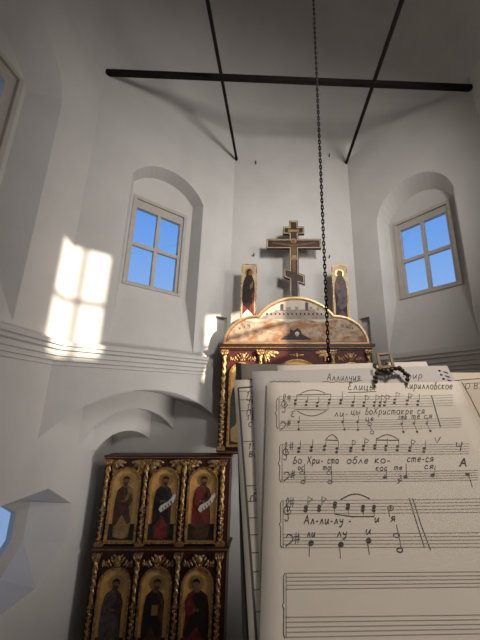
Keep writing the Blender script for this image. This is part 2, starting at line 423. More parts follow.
def spandrel(mb, x, y, z, w, h, sgn):
    """carved corner leaf fanning out of the corner: long along both arms, short across"""
    for i, (t, k) in enumerate([(6, 1.), (28, .72), (48, .55), (66, .75), (84, 1.)]):
        t = math.radians(t); R_ = k*(w*math.cos(t)+h*math.sin(t)) if i != 2 else k*(w+h)*.62
        dx_, dz = sgn*math.cos(t), -math.sin(t)
        leaf(mb, x+dx_*R_*.5, y-.004*(i % 2), z+dz*R_*.5, R_*.54, max(.013, R_*.17), math.atan2(dx_, dz))
    mb.ball((x+sgn*w*.22, y-.008, z-h*.2), .022, .02, .022, 'gold', nu=6, nv=4)
def twisted(mb, x, y, z0, z1, r, m='gold', twists=5):
    rows = []; n = 12; N = int((z1-z0)/.022)+2
    for i in range(N+1):
        z = z0+(z1-z0)*i/N; row = []
        for k in range(n):
            a = 2*math.pi*k/n; rr = r*(1+.30*math.sin(2*a+(z-z0)*2*math.pi*twists/(z1-z0)*1.0))
            row.append(V((x+rr*math.cos(a), y+rr*math.sin(a), z)))
        rows.append(row)
    mb.grid(rows, m, close_u=True)
def carved(mb, x, y, z0, z1, r):
    """pilaster shaft overgrown with gilded leaves"""
    mb.box((x-r*.6, y-.01, z0), (x+r*.6, y+.03, z1), 'gold_dull')
    z = z0+.03; i = 0
    while z < z1-.02:
        leaf(mb, x+(r*.45 if i % 2 else -r*.45), y-.015, z, .038, .02, .7 if i % 2 else -.7)
        leaf(mb, x, y-.025, z+.02, .02, .016, 0); z += .045; i += 1
def pilaster(parent, x, y, z0, z1, r, carved_part=.38):
    mb = MB(); h = z1-z0; zc = z0+.07+(h-.14)*carved_part
    mb.box((x-r*1.5, y-r, z0), (x+r*1.5, y+.05, z0+.05), 'gold_dull'); mb.box((x-r*1.2, y-r*.8, z0+.05), (x+r*1.2, y+.05, z0+.07), 'gold')
    carved(mb, x, y, z0+.07, zc, r); mb.box((x-r*1.2, y-r*.7, zc), (x+r*1.2, y+.04, zc+.025), 'gold')
    twisted(mb, x, y, zc+.025, z1-.10, r*.72, twists=4*(h/1.2))
    for i in range(4): leaf(mb, x+(i-1.5)*r*.7, y-r*.8, z1-.065, .045, .02, (i-1.5)*.35)
    mb.box((x-r*1.5, y-r, z1-.03), (x+r*1.5, y+.05, z1), 'gold')
    return mb.build('pilaster', parent)

def ell(cx, cz, rx, rz, n=14, a0=0.): return [(cx+rx*math.cos(a0+2*math.pi*i/n), cz+rz*math.sin(a0+2*math.pi*i/n)) for i in range(n)]
def saint(mb, fn, cx, z0, h, robe, cloak, facing=0, scroll=False, book=False, hem=None, d=0., beard=True, wide=1.):
    """a standing painted saint, layered like gesso relief; fn(a,z,d) with smaller d nearer the viewer"""
    k = h; s = facing
    P = lambda pts: [(cx+x*k*wide, z0+z*k) for x, z in pts]
    L = [0]
    def lay(pts, m): L[0] += 1; mb.prism(pts, fn, d-.0022*L[0], d, m)
    lay(ell(cx+s*.02*k, z0+.895*k, .125*k, .105*k, 18), 'halo')
    lay(P([(-.13, .03), (-.15, .25), (-.13, .50), (-.145, .66), (-.11, .76), (-.04, .81), (.04, .81), (.11, .76), (.145, .66), (.14, .48), (.15, .25), (.12, .03), (.04, 0), (-.05, .01)]), robe)
    lay(P([(-.165, .35), (-.155, .60), (-.13, .735), (-.05, .80), (.02, .80), (.05, .70), (.0, .58), (.10, .45), (.135, .25), (.07, .20), (-.02, .36), (-.09, .22), (-.16, .18)] if s >= 0 else
          [(.165, .35), (.155, .60), (.13, .735), (.05, .80), (-.02, .80), (-.05, .70), (.0, .58), (-.10, .45), (-.135, .25), (-.07, .20), (.02, .36), (.09, .22), (.16, .18)]), cloak)
    if hem: lay(P([(-.12, .03), (-.09, .22), (.0, .34), (.08, .22), (.11, .03), (.03, .0), (-.05, .01)]), hem)
    lay(P([(-.035, .78), (-.03, .84), (.03, .84), (.035, .78)]), 'skin')
    lay(ell(cx+s*.02*k, z0+.885*k, .052*k, .068*k), 'skin')
    lay([(cx+s*.02*k+x*k, z0+z*k) for x, z in [(-.055, .885), (-.05, .935), (0, .96), (.05, .935), (.055, .885), (.035, .915), (-.035, .915)]], 'robe_dark')
    if beard: lay([(cx+s*.025*k+x*k, z0+z*k) for x, z in [(-.04, .865), (.04, .865), (.03, .82), (0, .79), (-.03, .82)]], 'robe_brown')
    for sx in (-1, 1):
        lay(P([(sx*.10, .70), (sx*.145, .58), (sx*.10, .48), (sx*.02, .53), (sx*.03, .58), (sx*.07, .58)]), cloak if sx*s <= 0 else robe)
        lay(ell(cx+sx*.025*k, z0+.565*k, .022*k, .018*k, 8), 'skin')
    if scroll:
        q = 1 if s >= 0 else -1
        lay([(cx+q*x*k, z0+z*k) for x, z in [(-.06, .44), (-.03, .50), (.10, .57), (.20, .69), (.235, .66), (.17, .54), (.09, .47), (-.02, .40)]], 'white_cloth')
        for t in range(4):
            x = .0+.045*t; z = .465+.035*t; lay([(cx+q*(x+a)*k, z0+(z+b)*k) for a, b in [(0, 0), (.012, .006), (.03, -.03), (.018, -.036)]], 'robe_dark')
    if book: lay(P([(-.03, .50), (.06, .50), (.06, .62), (-.03, .62)]), 'halo')
def icon_part(parent, cx, z0, z1, hw, y, fig, floor_h=.24):
    """arched icon: gilded moulding with a painted board as its sub-part"""
    fn = lambda a, z, d: V((a, y+d, z))
    rise = hw*.92; mould = MB()
    o = arch_loop(cx-hw, cx+hw, z0, z1-rise, z1, 18); i = arch_loop(cx-hw+.024, cx+hw-.024, z0+.024, z1-rise, z1-.024, 18); i2 = arch_loop(cx-hw+.042, cx+hw-.042, z0+.042, z1-rise, z1-.042, 18)
    mould.band(o, i, fn, -.035, .03, 'gold'); mould.band(i, i2, fn, -.015, .03, 'halo')
    fr = mould.build('icon_frame', parent)
    b = MB(); b.prism(i2, fn, .004, .028, 'ground')
    b.prism([(cx-hw+.043, z0+.043), (cx+hw-.043, z0+.043), (cx+hw-.043, z0+floor_h*(z1-z0)), (cx-hw+.043, z0+floor_h*(z1-z0))], fn, .0025, .004, 'icondark')
    fig(b, lambda a, z, d: V((a, y+.002+d, z)), cx, z0+.065, (z1-z0)*.86)
    b.build('icon_painting', fr)
    return fr

# left wing of the iconostasis (two visible rows of saints, plinth row to the floor)
Y0 = 6.32
wing = thing('iconostasis_wing', (-2.07, 6.5, 0), 'tall burgundy icon screen with gilded pilasters and two rows of arched saint icons', 'icon screen')
mb = MB(); mb.box((-3.24, Y0+.03, 0), (-.90, Y0+.34, E_(-.99)), 'wood'); mb.build('carcass', wing)
def moulding(parent, x0, x1, y, z0, z1, out, name='cornice', m='wood', mg='gold_dull', ret=.34):
    mb = MB(); h = z1-z0
    mb.box((x0-out*.3, y-out*.3, z0), (x1+out*.3, y+ret, z0+h*.35), m)
    mb.box((x0-out*.65, y-out*.65, z0+h*.35), (x1+out*.65, y+ret, z0+h*.62), mg)
    mb.box((x0-out, y-out, z0+h*.62), (x1+out, y+ret, z1), m)
    return mb.build(name, parent)
moulding(wing, -3.24, -.90, Y0+.03, E_(-1.01), E_(-.945), .025)
moulding(wing, -3.24, -.90, Y0+.03, E_(-2.52), E_(-2.41), .05, 'shelf')
moulding(wing, -3.24, -.90, Y0+.03, E_(-4.22), E_(-4.10), .07, 'shelf')
px_ = [-3.15, -2.435, -1.73, -1.02]; ix = [-2.79, -2.085, -1.375]
for x in px_:
    pilaster(wing, x, Y0, E_(-2.41), E_(-1.01), .048); pilaster(wing, x, Y0, E_(-4.10), E_(-2.52), .048, .5)
    mb = MB(); mb.box((x-.07, Y0-.02, .0), (x+.07, Y0+.04, E_(-4.22)), 'wood'); mb.box((x-.04, Y0-.035, .15), (x+.04, Y0-.02, E_(-4.35)), 'gold_dull'); mb.build('plinth_post', wing)
def F(**k): return lambda b, fn, cx, z, h: saint(b, fn, cx, z, h, **k)
row1 = [F(robe='robe_ochre', cloak='robe_brown', facing=0, hem='robe_ochre', beard=True), F(robe='robe_green', cloak='robe_dark', facing=1, scroll=True, hem='robe_red'), F(robe='robe_brown', cloak='robe_red', facing=1, scroll=True)]
row2 = [F(robe='robe_brown', cloak='robe_grey', facing=1, hem='robe_grey'), F(robe='robe_brown', cloak='robe_dark', facing=1, book=True), F(robe='robe_red', cloak='robe_dark', facing=-1, beard=False, hem='robe_red', wide=1.2)]
for j, x in enumerate(ix):
    icon_part(wing, x, E_(-2.37), E_(-1.14), .275, Y0, row1[j])
    icon_part(wing, x, E_(-4.04), E_(-2.73), .275, Y0, row2[j])
    mb = MB()
    for sg in (-1, 1):
        mb = MB(); spandrel(mb, x-sg*.275, Y0+.012, E_(-1.04), .20, .25, sg); mb.build('spandrel_carving', wing)
    mb = MB(); festoon(mb, x, Y0+.012, E_(-2.625), .50, .21); mb.build('festoon_carving', wing)
    mb = MB(); mb.band(rect(x-.29, x+.29, .25, 1.25), rect(x-.24, x+.24, .30, 1.20), lambda a, z, d: V((a, Y0+d, z)), 0, .03, 'gold_dull'); mb.build('plinth_panel', wing)

# central tier with its painted crest
YA = 6.42; XC = .385
alt = thing('altar_screen', (XC, 6.7, E_(-.97)), 'gilded central icon tier with crimson frieze standing against the back wall', 'icon screen')
mb = MB(); mb.box((-1.17, YA+.03, E_(-.93)), (1.94, 6.998, E_(1.08)), 'wood'); mb.build('carcass', alt)
moulding(alt, -1.15, 1.92, YA+.03, E_(1.07), E_(1.20), .09, ret=.30)
moulding(alt, -1.13, 1.94, YA+.03, E_(-.935), E_(-.86), .05, 'base_moulding', ret=.30)
pc = [-1.10, -.36, 1.13, 1.87]
for x in pc: pilaster(alt, x, YA-.01, E_(-.86), E_(1.07), .05, .45)
bays = [(-1.04, -.42), (-.30, 1.07), (1.19, 1.81)]
for j, (a, b) in enumerate(bays):
    c = (a+b)/2
    mb = MB(); mb.box((a, YA+.015, E_(.62)), (b, YA+.03, E_(1.06)), 'redwood'); mb.build('frieze_panel', alt)
    if j == 1:
        icon_part(alt, c, E_(-.80), E_(.88), .56, YA, F(robe='robe_red', cloak='robe_dark', facing=0, book=True, wide=1.15))
        mb = MB(); leaf(mb, c, YA+.008, E_(.97), .055, .03, 0)
        for sg in (-1, 1):
            leaf(mb, c+sg*.07, YA+.008, E_(.97), .05, .02, 1.5); leaf(mb, c+sg*.12, YA+.008, E_(.975), .03, .014, 1.4)
            m2 = MB(); spandrel(m2, c-sg*.66, YA+.008, E_(1.045), .27, .22, sg); m2.build('spandrel_carving', alt)
        mb.build('frieze_carving', alt)
    else:
        icon_part(alt, c, E_(-.80), E_(.82), .26, YA, F(robe='robe_ochre', cloak='robe_red' if j else 'robe_green', facing=1-j))
        mb = MB(); festoon(mb, c, YA+.008, E_(.95), .50, .19); mb.build('frieze_carving', alt)
def crest_loop(inset=0., n=14):
    pts = []; zb = E_(1.20)+inset*.8; r = .68-inset
    cxl = XC-.83; cxr = XC+.83
    for i in range(n+1):
        t = math.pi-math.pi/2*1.0*i/n; pts.append((cxl-.02+r*math.cos(t), E_(1.20)+inset*.0+max(inset*.8, r*.93*math.sin(t))))
    ch = .83-inset*.6; sag = .43; rr = (.83**2+sag**2)/(2*sag); zc = E_(2.25)-rr; rr -= inset
    a = math.asin(min(.999, ch/rr))*.985
    mid = [(XC+rr*math.sin(-a+2*a*i/(2*n)), zc+rr*math.cos(-a+2*a*i/(2*n))) for i in range(2*n+1)]
    L = pts + mid + [(2*XC-x, z) for x, z in reversed(pts)]
    L[0] = (L[0][0], zb); L[-1] = (L[-1][0], zb)
    return L
yc = 6.46; fn = lambda a, z, d: V((a, yc+d, z))
mb = MB(); C0 = crest_loop(0); C1 = crest_loop(.038); C2 = crest_loop(.06)
pass
cb = thing('painted_crest', (XC, yc+.04, E_(1.2)), 'arched crest painted with a walled city and hills, above the altar cornice', 'painted crest')
mb = MB(); mb.prism(C0, fn, .02, .06, 'wood'); mb.build('backboard', cb)
mb = MB(); mb.band(C0, C1, fn, -.03, .02, 'gold_smooth'); mb.band(C1, C2, fn, -.01, .02, 'gold_dull'); mb.build('gilded_border', cb)
def clip_top(pts, loop):
    """limit painted shapes to the crest outline"""
    def top(x):
        best = E_(1.2)
        for j in range(len(loop)-1):
            (x0, z0), (x1, z1) = loop[j], loop[j+1]
            if min(x0, x1)-1e-6 <= x <= max(x0, x1)+1e-6 and abs(x1-x0) > 1e-6: best = max(best, z0+(z1-z0)*(x-x0)/(x1-x0))
        return best
    return [(x, min(z, top(x))) for x, z in pts]
mb = MB(); Ci = crest_loop(.062)
mb.prism(Ci, fn, .010, .02, 'sky_paint')
zb = E_(1.27); x0 = Ci[0][0]+.01; x1 = Ci[-1][0]-.01; N = 48
def land(prof, d, m):
    xs = [x0+(x1-x0)*i/N for i in range(N+1)]; up = clip_top([(x, prof(x-XC)) for x in xs], Ci)
    mb.prism(up+[(x1, zb-.01), (x0, zb-.01)], fn, d, .012, m)
land(lambda u: E_(1.72)+.03*math.sin(u*9), .008, 'hill2')
walls = [(-.62, .70)]
up = clip_top([(XC-.80, E_(1.75)), (XC-.80, E_(1.92)), (XC-.45, E_(1.93)), (XC-.45, E_(1.96)), (XC+.42, E_(1.97)), (XC+.42, E_(1.93)), (XC+.80, E_(1.92)), (XC+.80, E_(1.75))], Ci)
mb.prism(up, fn, .006, .012, 'city')
for u, hh, ww in [(-.30, .10, .07), (-.16, .05, .10), (.02, .06, .07), (.24, .14, .07), (.33, .06, .06), (.48, .05, .05)]:
    mb.prism(rect(XC+u-ww/2, XC+u+ww/2, E_(1.94), E_(1.97)+hh), fn, .005, .012, 'city' if hh < .1 else 'robe_grey')
    if hh > .09: mb.prism([(XC+u-ww*.6, E_(1.97)+hh), (XC+u+ww*.6, E_(1.97)+hh), (XC+u, E_(2.0)+hh)], fn, .0045, .012, 'robe_brown')
for k in range(15):
    u = -.62+k*.09
    mb.prism(rect(XC+u-.015, XC+u+.015, E_(1.845), E_(1.89)), fn, .004, .012, 'robe_dark')
land(lambda u: E_(1.58)+.11*math.cos(u*1.9)+.03*math.sin(u*11+1), .003, 'hill')
land(lambda u: E_(1.50)+.05*math.sin(u*5)+.05*abs(u), .001, 'hill2')
land(lambda u: E_(1.40)+.06*math.cos(u*3+.6)+.02*math.sin(u*13), -.001, 'hill')
for sg in (-1, 1):
    for k in range(3): mb.prism(rect(XC+sg*(1.0+.10*k)-.03, XC+sg*(1.0+.10*k)+.03, E_(1.56)-.02*k, E_(1.64)-.03*k), fn, -.002, .012, 'city'); mb.prism(rect(XC+sg*(1.0+.10*k)-.01, XC+sg*(1.0+.10*k)+.01, E_(1.59)-.03*k, E_(1.62)-.03*k), fn, -.003, .012, 'robe_dark')
mb.prism([(XC-.34, E_(1.30)), (XC-.24, E_(1.38)), (XC-.14, E_(1.42)), (XC-.13, E_(1.52)), (XC-.04, E_(1.50)), (XC+.03, E_(1.56)), (XC+.10, E_(1.50)), (XC+.12, E_(1.42)), (XC+.22, E_(1.37)), (XC+.34, E_(1.30))], fn, -.004, .012, 'cave')
mb.prism(ell(XC+.02, E_(1.43), .045, .045), fn, -.006, .012, 'bone'); mb.prism(rect(XC-.005, XC+.045, E_(1.375), E_(1.41)), fn, -.006, .012, 'bone')
for sg in (-1, 1): mb.prism(ell(XC+.02+sg*.016, E_(1.435), .009, .01, 8), fn, -.008, .0, 'cave')
mb.build('crest_painting', cb)

# big eight-pointed cross standing on the crest
yx = 6.60; fx = lambda a, z, d: V((a, yx+d, E_(z)))
cross = thing('orthodox_cross', (.37, yx, E_(1.2)), 'large dark wooden three-bar cross edged in gold above the painted crest', 'cross')
cx0 = .37
def cross_loop(k):
    v = .105-k; L = []
    def sl(x): return 2.795-.40*(x-cx0)        # slanted foot bar centre line
    h = .115-k; e = .235-k
    pts = [(cx0+v, 1.2), (cx0+v, sl(cx0+v)-h), (cx0+e, sl(cx0+e)-h), (cx0+e, sl(cx0+e)+h), (cx0+v, sl(cx0+v)+h)]
    up = [(cx0+v, 3.49+k), (cx0+.64-k, 3.49+k), (cx0+.64-k, 3.735-k), (cx0+v, 3.735-k), (cx0+v, 3.865+k), (cx0+.25-k, 3.865+k), (cx0+.25-k, 4.06-k), (cx0+v, 4.06-k), (cx0+v, 4.22-k)]
    L = pts+up+[(2*cx0-x, z) for x, z in reversed(up)]
    L += [(cx0-v, sl(cx0-v)+h), (cx0-e, sl(cx0-e)+h), (cx0-e, sl(cx0-e)-h), (cx0-v, sl(cx0-v)-h), (cx0-v, 1.2)]
    return L
mb = MB(); mb.prism(cross_loop(0), fx, 0, .06, 'crossdark'); mb.build('board', cross)
mb = MB(); mb.band(cross_loop(0), cross_loop(.014), fx, -.02, .0, 'robe_brown'); mb.band(cross_loop(.014), cross_loop(.030), fx, -.016, .0, 'cream'); mb.build('gilded_edging', cross)
mb = MB()
for i, pts in enumerate([[(-.035, 2.9), (.03, 2.9), (.05, 3.25), (.06, 3.5), (.045, 3.6), (-.045, 3.6), (-.06, 3.5), (-.05, 3.25)], [(-.52, 3.63), (-.5, 3.655), (-.06, 3.60), (.06, 3.60), (.5, 3.655), (.52, 3.63), (.06, 3.55), (-.06, 3.55)]]):
    mb.prism([(cx0+x, z) for x, z in pts], fx, -.010-.002*i, 0, 'corpus')
mb.prism([(cx0+x, z) for x, z in [(-.065, 3.2), (.065, 3.2), (.055, 3.32), (-.06, 3.32)]], fx, -.014, 0, 'robe_ochre')
mb.prism(ell(cx0-.01, 3.67, .038, .05), fx, -.014, 0, 'corpus'); mb.prism(ell(cx0-.005, 3.69, .07, .07), fx, -.006, 0, 'gold_dull')
mb.prism(rect(cx0-.13, cx0+.13, 3.93, 3.99), fx, -.006, 0, 'robe_ochre')
mb.build('painted_figure', cross)

# two narrow icons standing on the tier either side of the cross
def side_icon(x0, x1, top, label, robe, lower, facing):
    yi = 6.56; z0 = E_(1.2); z1 = E_(top); c = (x0+x1)/2
    t = thing('standing_icon', (c, yi+.02, z0), label, 'icon', 'narrow icons beside the cross')
    fn = lambda a, z, d: V((a, yi+d, z))
    mb = MB(); mb.prism(rect(x0, x1, z0, z1), fn, .005, .04, 'gold_dull'); mb.build('board', t)
    mb = MB(); mb.band(rect(x0, x1, z0, z1), rect(x0+.016, x1-.016, z0+.016, z1-.016), fn, -.006, .005, 'gold'); mb.build('edging', t)
    mb = MB(); mb.prism(rect(x0+.016, x1-.016, z0+.016, z1-.016), fn, .002, .006, 'cream')
    H = E_(3.0)-E_(1.55); zz = z1-.08-1.42; L = [0]
    def lay(p, m): L[0] += 1; mb.prism([(c+facing*a, zz+b) for a, b in p], fn, .002-.0015*L[0], .004, m)
    lay(ell(0, 1.30, .10, .10), 'halo')
    lay([(-.13, .2), (-.125, .55), (-.14, .85), (-.12, 1.08), (-.06, 1.2), (.05, 1.2), (.12, 1.05), (.135, .85), (.12, .55), (.13, .2)], lower)
    lay([(-.14, .60), (-.145, .90), (-.12, 1.10), (-.05, 1.25), (.06, 1.24), (.125, 1.05), (.13, .88), (.05, .72), (.09, .55), (.0, .42), (-.11, .52)], robe)
    lay([(-.12, .0), (-.13, .3), (-.02, .42), (.10, .3), (.13, .0)], 'robe_grey' if facing < 0 else 'white_cloth')
    lay(ell(.015, 1.29, .05, .062), 'skin')
    lay([(-.06, 1.24), (-.06, 1.33), (-.02, 1.375), (.03, 1.37), (.05, 1.33), (.0, 1.33), (-.02, 1.22)], robe)
    lay([(.02, .98), (.10, 1.10), (.085, .94), (.03, .88)], 'skin')
    mb.build('painting', t)
side_icon(-.825, -.48, 3.08, 'tall narrow icon of a dark robed woman left of the cross', 'robe_dark', 'robe_red', 1)
side_icon(1.225, 1.565, 3.055, 'tall narrow icon of a grey robed man right of the cross', 'robe_grey', 'robe_dark', -1)

# small hooks left in the plaster
def wallpt(px, py, y):
    r = ray(px, py); return CAM+r*(y/r.y)
for px, py, lab in [(256, 164, 'small dark hook in the back wall high above the left icon'), (329, 157, 'small dark hook in the back wall high beside the chain'),
                    (254, 256, 'small dark nail in the wall between left icon and cross'), (329, 258, 'small dark nail in the wall just above the right icon')]:
    p = wallpt(px, py, 7.0); mb = MB()
    mb.tube([p+V((0, .01, 0)), p+V((0, -.05, 0)), p+V((0, -.07, .015)), p+V((0, -.07, .045))], .014, 'iron', n=6)
    tag(mb.build('wall_hook'), lab, 'hook', 'small hooks in the back wall')

# ------------------------------------------------------------------ music sheets on the stand in front of the singer
PV = V((0, .489, .872)).normalized(); PU = V((1, 0, 0)); PN = V((0, -PV.z, PV.y))     # page up, right, towards the singer
PO = CAM+ray(267, 382.5)*.35                                                          # top left corner of the front sheet
def page(px, py, off):
    """where the sight line of a point meets the sheet plane, in page coordinates"""
    r = ray(px, py); o = PO+PN*off; t = (o-CAM).dot(PN)/r.dot(PN); q = CAM+r*t-o
    return q.dot(PU), q.dot(PV)
def curl(u, v, amt):
    return amt*max(0, (u-.12)/.09)**2*(.4+.6*max(0, 1+v/.3)) if amt else 0.
def sheet(name, corners, off, label, m='paper', th=.0004, amt=0., nu=14, nv=10):
    """corners TL,TR,BR,BL in page coordinates"""
    TL, TR, BR_, BL_ = [V((*c, 0)) for c in corners]
    def P(i, j, d):
        a = TL.lerp(TR, i/nu); b = BL_.lerp(BR_, i/nu); q = a.lerp(b, j/nv)
        return PO+PN*(off+d+curl(q.x, q.y, amt))+PU*q.x+PV*q.y
    base = PO+PN*off+PU*(BL_.x+BR_.x)/2+PV*BL_.y
    t = thing(name, base, label, 'sheet of paper', 'papers on the music stand')
    mb = MB(); top = [[P(i, j, 0) for i in range(nu+1)] for j in range(nv+1)]; bot = [[P(i, j, -th) for i in range(nu+1)] for j in range(nv+1)]
    mb.grid(top, m); mb.grid(bot, m)
    rim = [(i, 0) for i in range(nu)]+[(nu, j) for j in range(nv)]+[(i, nv) for i in range(nu, 0, -1)]+[(0, j) for j in range(nv, 0, -1)]
    for k in range(len(rim)):
        a = rim[k]; b = rim[(k+1) % len(rim)]; mb.face([P(*a, 0), P(*b, 0), P(*b, -th), P(*a, -th)], m)
    mb.build('page', t); t['off'] = off; t['amt'] = amt
    return t
class Ink:
    """pen strokes lying on one sheet; coordinates follow the sheet's picture position"""
    def __init__(s, t, w=.7): s.mb = MB(); s.t = t; s.off = t['off']; s.amt = t['amt']; s.w = w; s.k = 0
    def pt(s, u, v): return PO+PN*(s.off+.00025+curl(u, v, s.amt))+PU*u+PV*v
    def line(s, pts, w=None, m='ink', px=True):
        w = w or s.w
        P = [V((*(page(x, y, s.off) if px else (x, y)), 0)) for x, y in pts]; W = w*.00095
        rows = []
        for i in range(len(P)):
            d = P[min(i+1, len(P)-1)]-P[max(i-1, 0)]
            if d.length < 1e-9: d = V((1, 0, 0))
            d.normalize(); nn = V((-d.y, d.x, 0))*W/2
            rows.append([s.pt(*(P[i]+nn).xy), s.pt(*(P[i]-nn).xy)])
        s.mb.grid(rows, m, smooth=False)
    def dot(s, x, y, rx=1.6, ry=1.25, m='ink', rot=-.35):
        u, v = page(x, y, s.off); k = .00095
        L = []
        for i in range(10):
            t = 2*math.pi*i/10; a = rx*math.cos(t); b = ry*math.sin(t)
            L.append(s.pt(u+k*(a*math.cos(rot)+b*math.sin(rot)), v+k*(-a*math.sin(rot)+b*math.cos(rot))))
        s.mb.poly([L], m)
    def ring(s, x, y, rx=2, ry=1.5, w=.6):
        s.line([(x+rx*math.cos(2*math.pi*i/10), y+ry*math.sin(2*math.pi*i/10)) for i in range(11)], w)
    def arc(s, x0, y0, x1, y1, h, w=None):
        s.line([(x0+(x1-x0)*i/10, y0+(y1-y0)*i/10-h*math.sin(math.pi*i/10)) for i in range(11)], w)
    def write(s, txt, x0, y0, x1, h, y1=None, w=None):
        y1 = y0 if y1 is None else y1
        adv = [GL.get(c, GL['-'])[0] for c in txt]; tot = sum(adv)+.18*(len(txt)-1); k = (x1-x0)/tot; x = 0.
        for c, a in zip(txt, adv):
            for st in GL.get(c, (0, []))[1]:
                pp = smooth(st)
                s.line([(x0+(x+p[0]+p[1]*.10)*k, y0+(y1-y0)*(x/tot)-p[1]*h) for p in pp], w)
            x += a+.18
    def done(s, name): return s.mb.build(name, s.t)
def smooth(st):
    if len(st) < 3: return st
    o = []; n = len(st)
    for i in range(n-1):
        p0 = st[max(i-1, 0)]; p1 = st[i]; p2 = st[i+1]; p3 = st[min(i+2, n-1)]
        for k in range(3):
            t = k/3; o.append(tuple(.5*((2*p1[j])+(-p0[j]+p2[j])*t+(2*p0[j]-5*p1[j]+4*p2[j]-p3[j])*t*t+(-p0[j]+3*p1[j]-3*p2[j]+p3[j])*t**3) for j in (0, 1)))
    return o+[st[-1]]
O_ = [(.25, .6), (.05, .5), (.02, .2), (.2, 0), (.42, .1), (.48, .4), (.3, .6), (.2, .58)]
GL = {' ': (.4, []), '-': (.35, [[(.03, .3), (.3, .32)]]), '.': (.15, [[(.05, 0), (.1, .05)]]),
 'А': (.7, [[(0, 0), (.2, .6), (.38, 1)], [(.38, 1), (.5, .5), (.66, 0)], [(.14, .38), (.58, .4)]]),
 'Е': (.55, [[(.5, .92), (.25, 1), (.08, .8), (.28, .55)], [(.28, .55), (.02, .35), (.1, .03), (.5, .1)]]),
 'К': (.6, [[(.08, 1), (.05, 0)], [(.55, 1), (.08, .5), (.58, 0)]]),
 'Х': (.65, [[(.05, 1), (.3, .5), (.6, 0)], [(.6, 1), (.3, .5), (0, 0)]]),
 'В': (.55, [[(.08, 0), (.1, 1)], [(.1, 1), (.45, .9), (.4, .6), (.1, .52)], [(.1, .52), (.5, .4), (.45, .08), (.08, 0)]]),
 'О': (.6, [[(x*1.2, y*1.6) for x, y in O_]]), 'С': (.55, [[(.5, .85), (.25, 1), (.05, .6), (.15, .1), (.5, .12)]]),
 'П': (.6, [[(.05, 0), (.08, .95), (.5, .97), (.52, 0)]]), 'Ч': (.55, [[(.05, 1), (.1, .55), (.45, .55)], [(.5, 1), (.45, 0)]]),
 'а': (.55, [O_, [(.48, .6), (.45, .15), (.55, 0)]]), 'л': (.55, [[(0, .02), (.1, .1), (.28, .62)], [(.28, .62), (.38, .3), (.5, 0)]]),
 'и': (.55, [[(.05, .6), (.05, .15), (.2, 0), (.42, .5)], [(.45, .6), (.43, .15), (.52, 0)]]),
 'у': (.5, [[(.05, .6), (.1, .28), (.4, .3)], [(.45, .6), (.4, 0), (.2, -.35), (.02, -.2)]]),
 'я': (.5, [[(.42, 0), (.42, .6), (.15, .58), (.08, .38), (.4, .3)], [(.3, .3), (.03, 0)]]),
 'ц': (.6, [[(.05, .6), (.05, .05), (.42, .05), (.42, .6)], [(.42, .05), (.55, 0), (.52, -.2)]]),
 'ы': (.75, [[(.05, .6), (.05, 0), (.35, .05), (.32, .32), (.05, .33)], [(.62, .6), (.6, .1), (.7, 0)]]),
 'е': (.48, [[(.05, .32), (.42, .36), (.3, .62), (.06, .45), (.08, .08), (.44, .08)]]),
 'р': (.5, [[(.08, .6), (.03, -.4)], [(.06, .4), (.3, .62), (.46, .35), (.28, .02), (.06, .1)]]),
 'о': (.5, [O_]), 'в': (.5, [[(.05, 0), (.2, .9), (.3, .95), (.1, .5)], [(.1, .5), (.45, .45), (.4, .05), (.05, 0)]]),
 'к': (.5, [[(.06, .62), (.05, 0)], [(.42, .62), (.07, .32), (.46, 0)]]), 'с': (.45, [[(.42, .5), (.2, .62), (.03, .3), (.15, 0), (.43, .1)]]),
 'т': (.7, [[(.04, .6), (.03, 0)], [(.04, .5), (.2, .62), (.3, .5), (.3, 0)], [(.3, .5), (.48, .62), (.58, .5), (.58, .1), (.66, 0)]]),
 'х': (.5, [[(.03, .6), (.45, 0)], [(.45, .6), (.02, 0)]]), 'б': (.5, [O_, [(.1, .5), (.15, .85), (.5, 1)]]),
 'м': (.65, [[(0, .02), (.15, .6), (.3, .1), (.47, .6), (.58, 0)]]), 'й': (.55, [[(.05, .6), (.05, .1), (.2, 0), (.42, .5)], [(.45, .6), (.43, .1), (.52, 0)], [(.12, .8), (.25, .72), (.4, .82)]]),
 '1': (.3, [[(.03, .7), (.2, 1), (.15, 0)]]), '2': (.5, [[(.05, .8), (.3, 1), (.42, .7), (.02, .02), (.46, .03)]]), '5': (.5, [[(.45, 1), (.12, .97), (.1, .6), (.4, .55), (.35, .08), (.03, .05)]]),
 '7': (.45, [[(.03, .97), (.43, 1), (.15, 0)]]), '8': (.5, [[(.25, .55), (.05, .8), (.25, 1), (.42, .8), (.05, .25), (.22, 0), (.45, .22), (.25, .55)]]), '9': (.5, [[(.42, .75), (.2, .55), (.05, .8), (.25, 1), (.43, .8), (.38, .3), (.15, 0)]]),
 '3': (.45, [[(.05, .92), (.3, 1), (.38, .75), (.18, .55), (.42, .35), (.3, .02), (.03, .08)]])}

A4 = .297
def corner(px, py, off): return page(px, py, off)
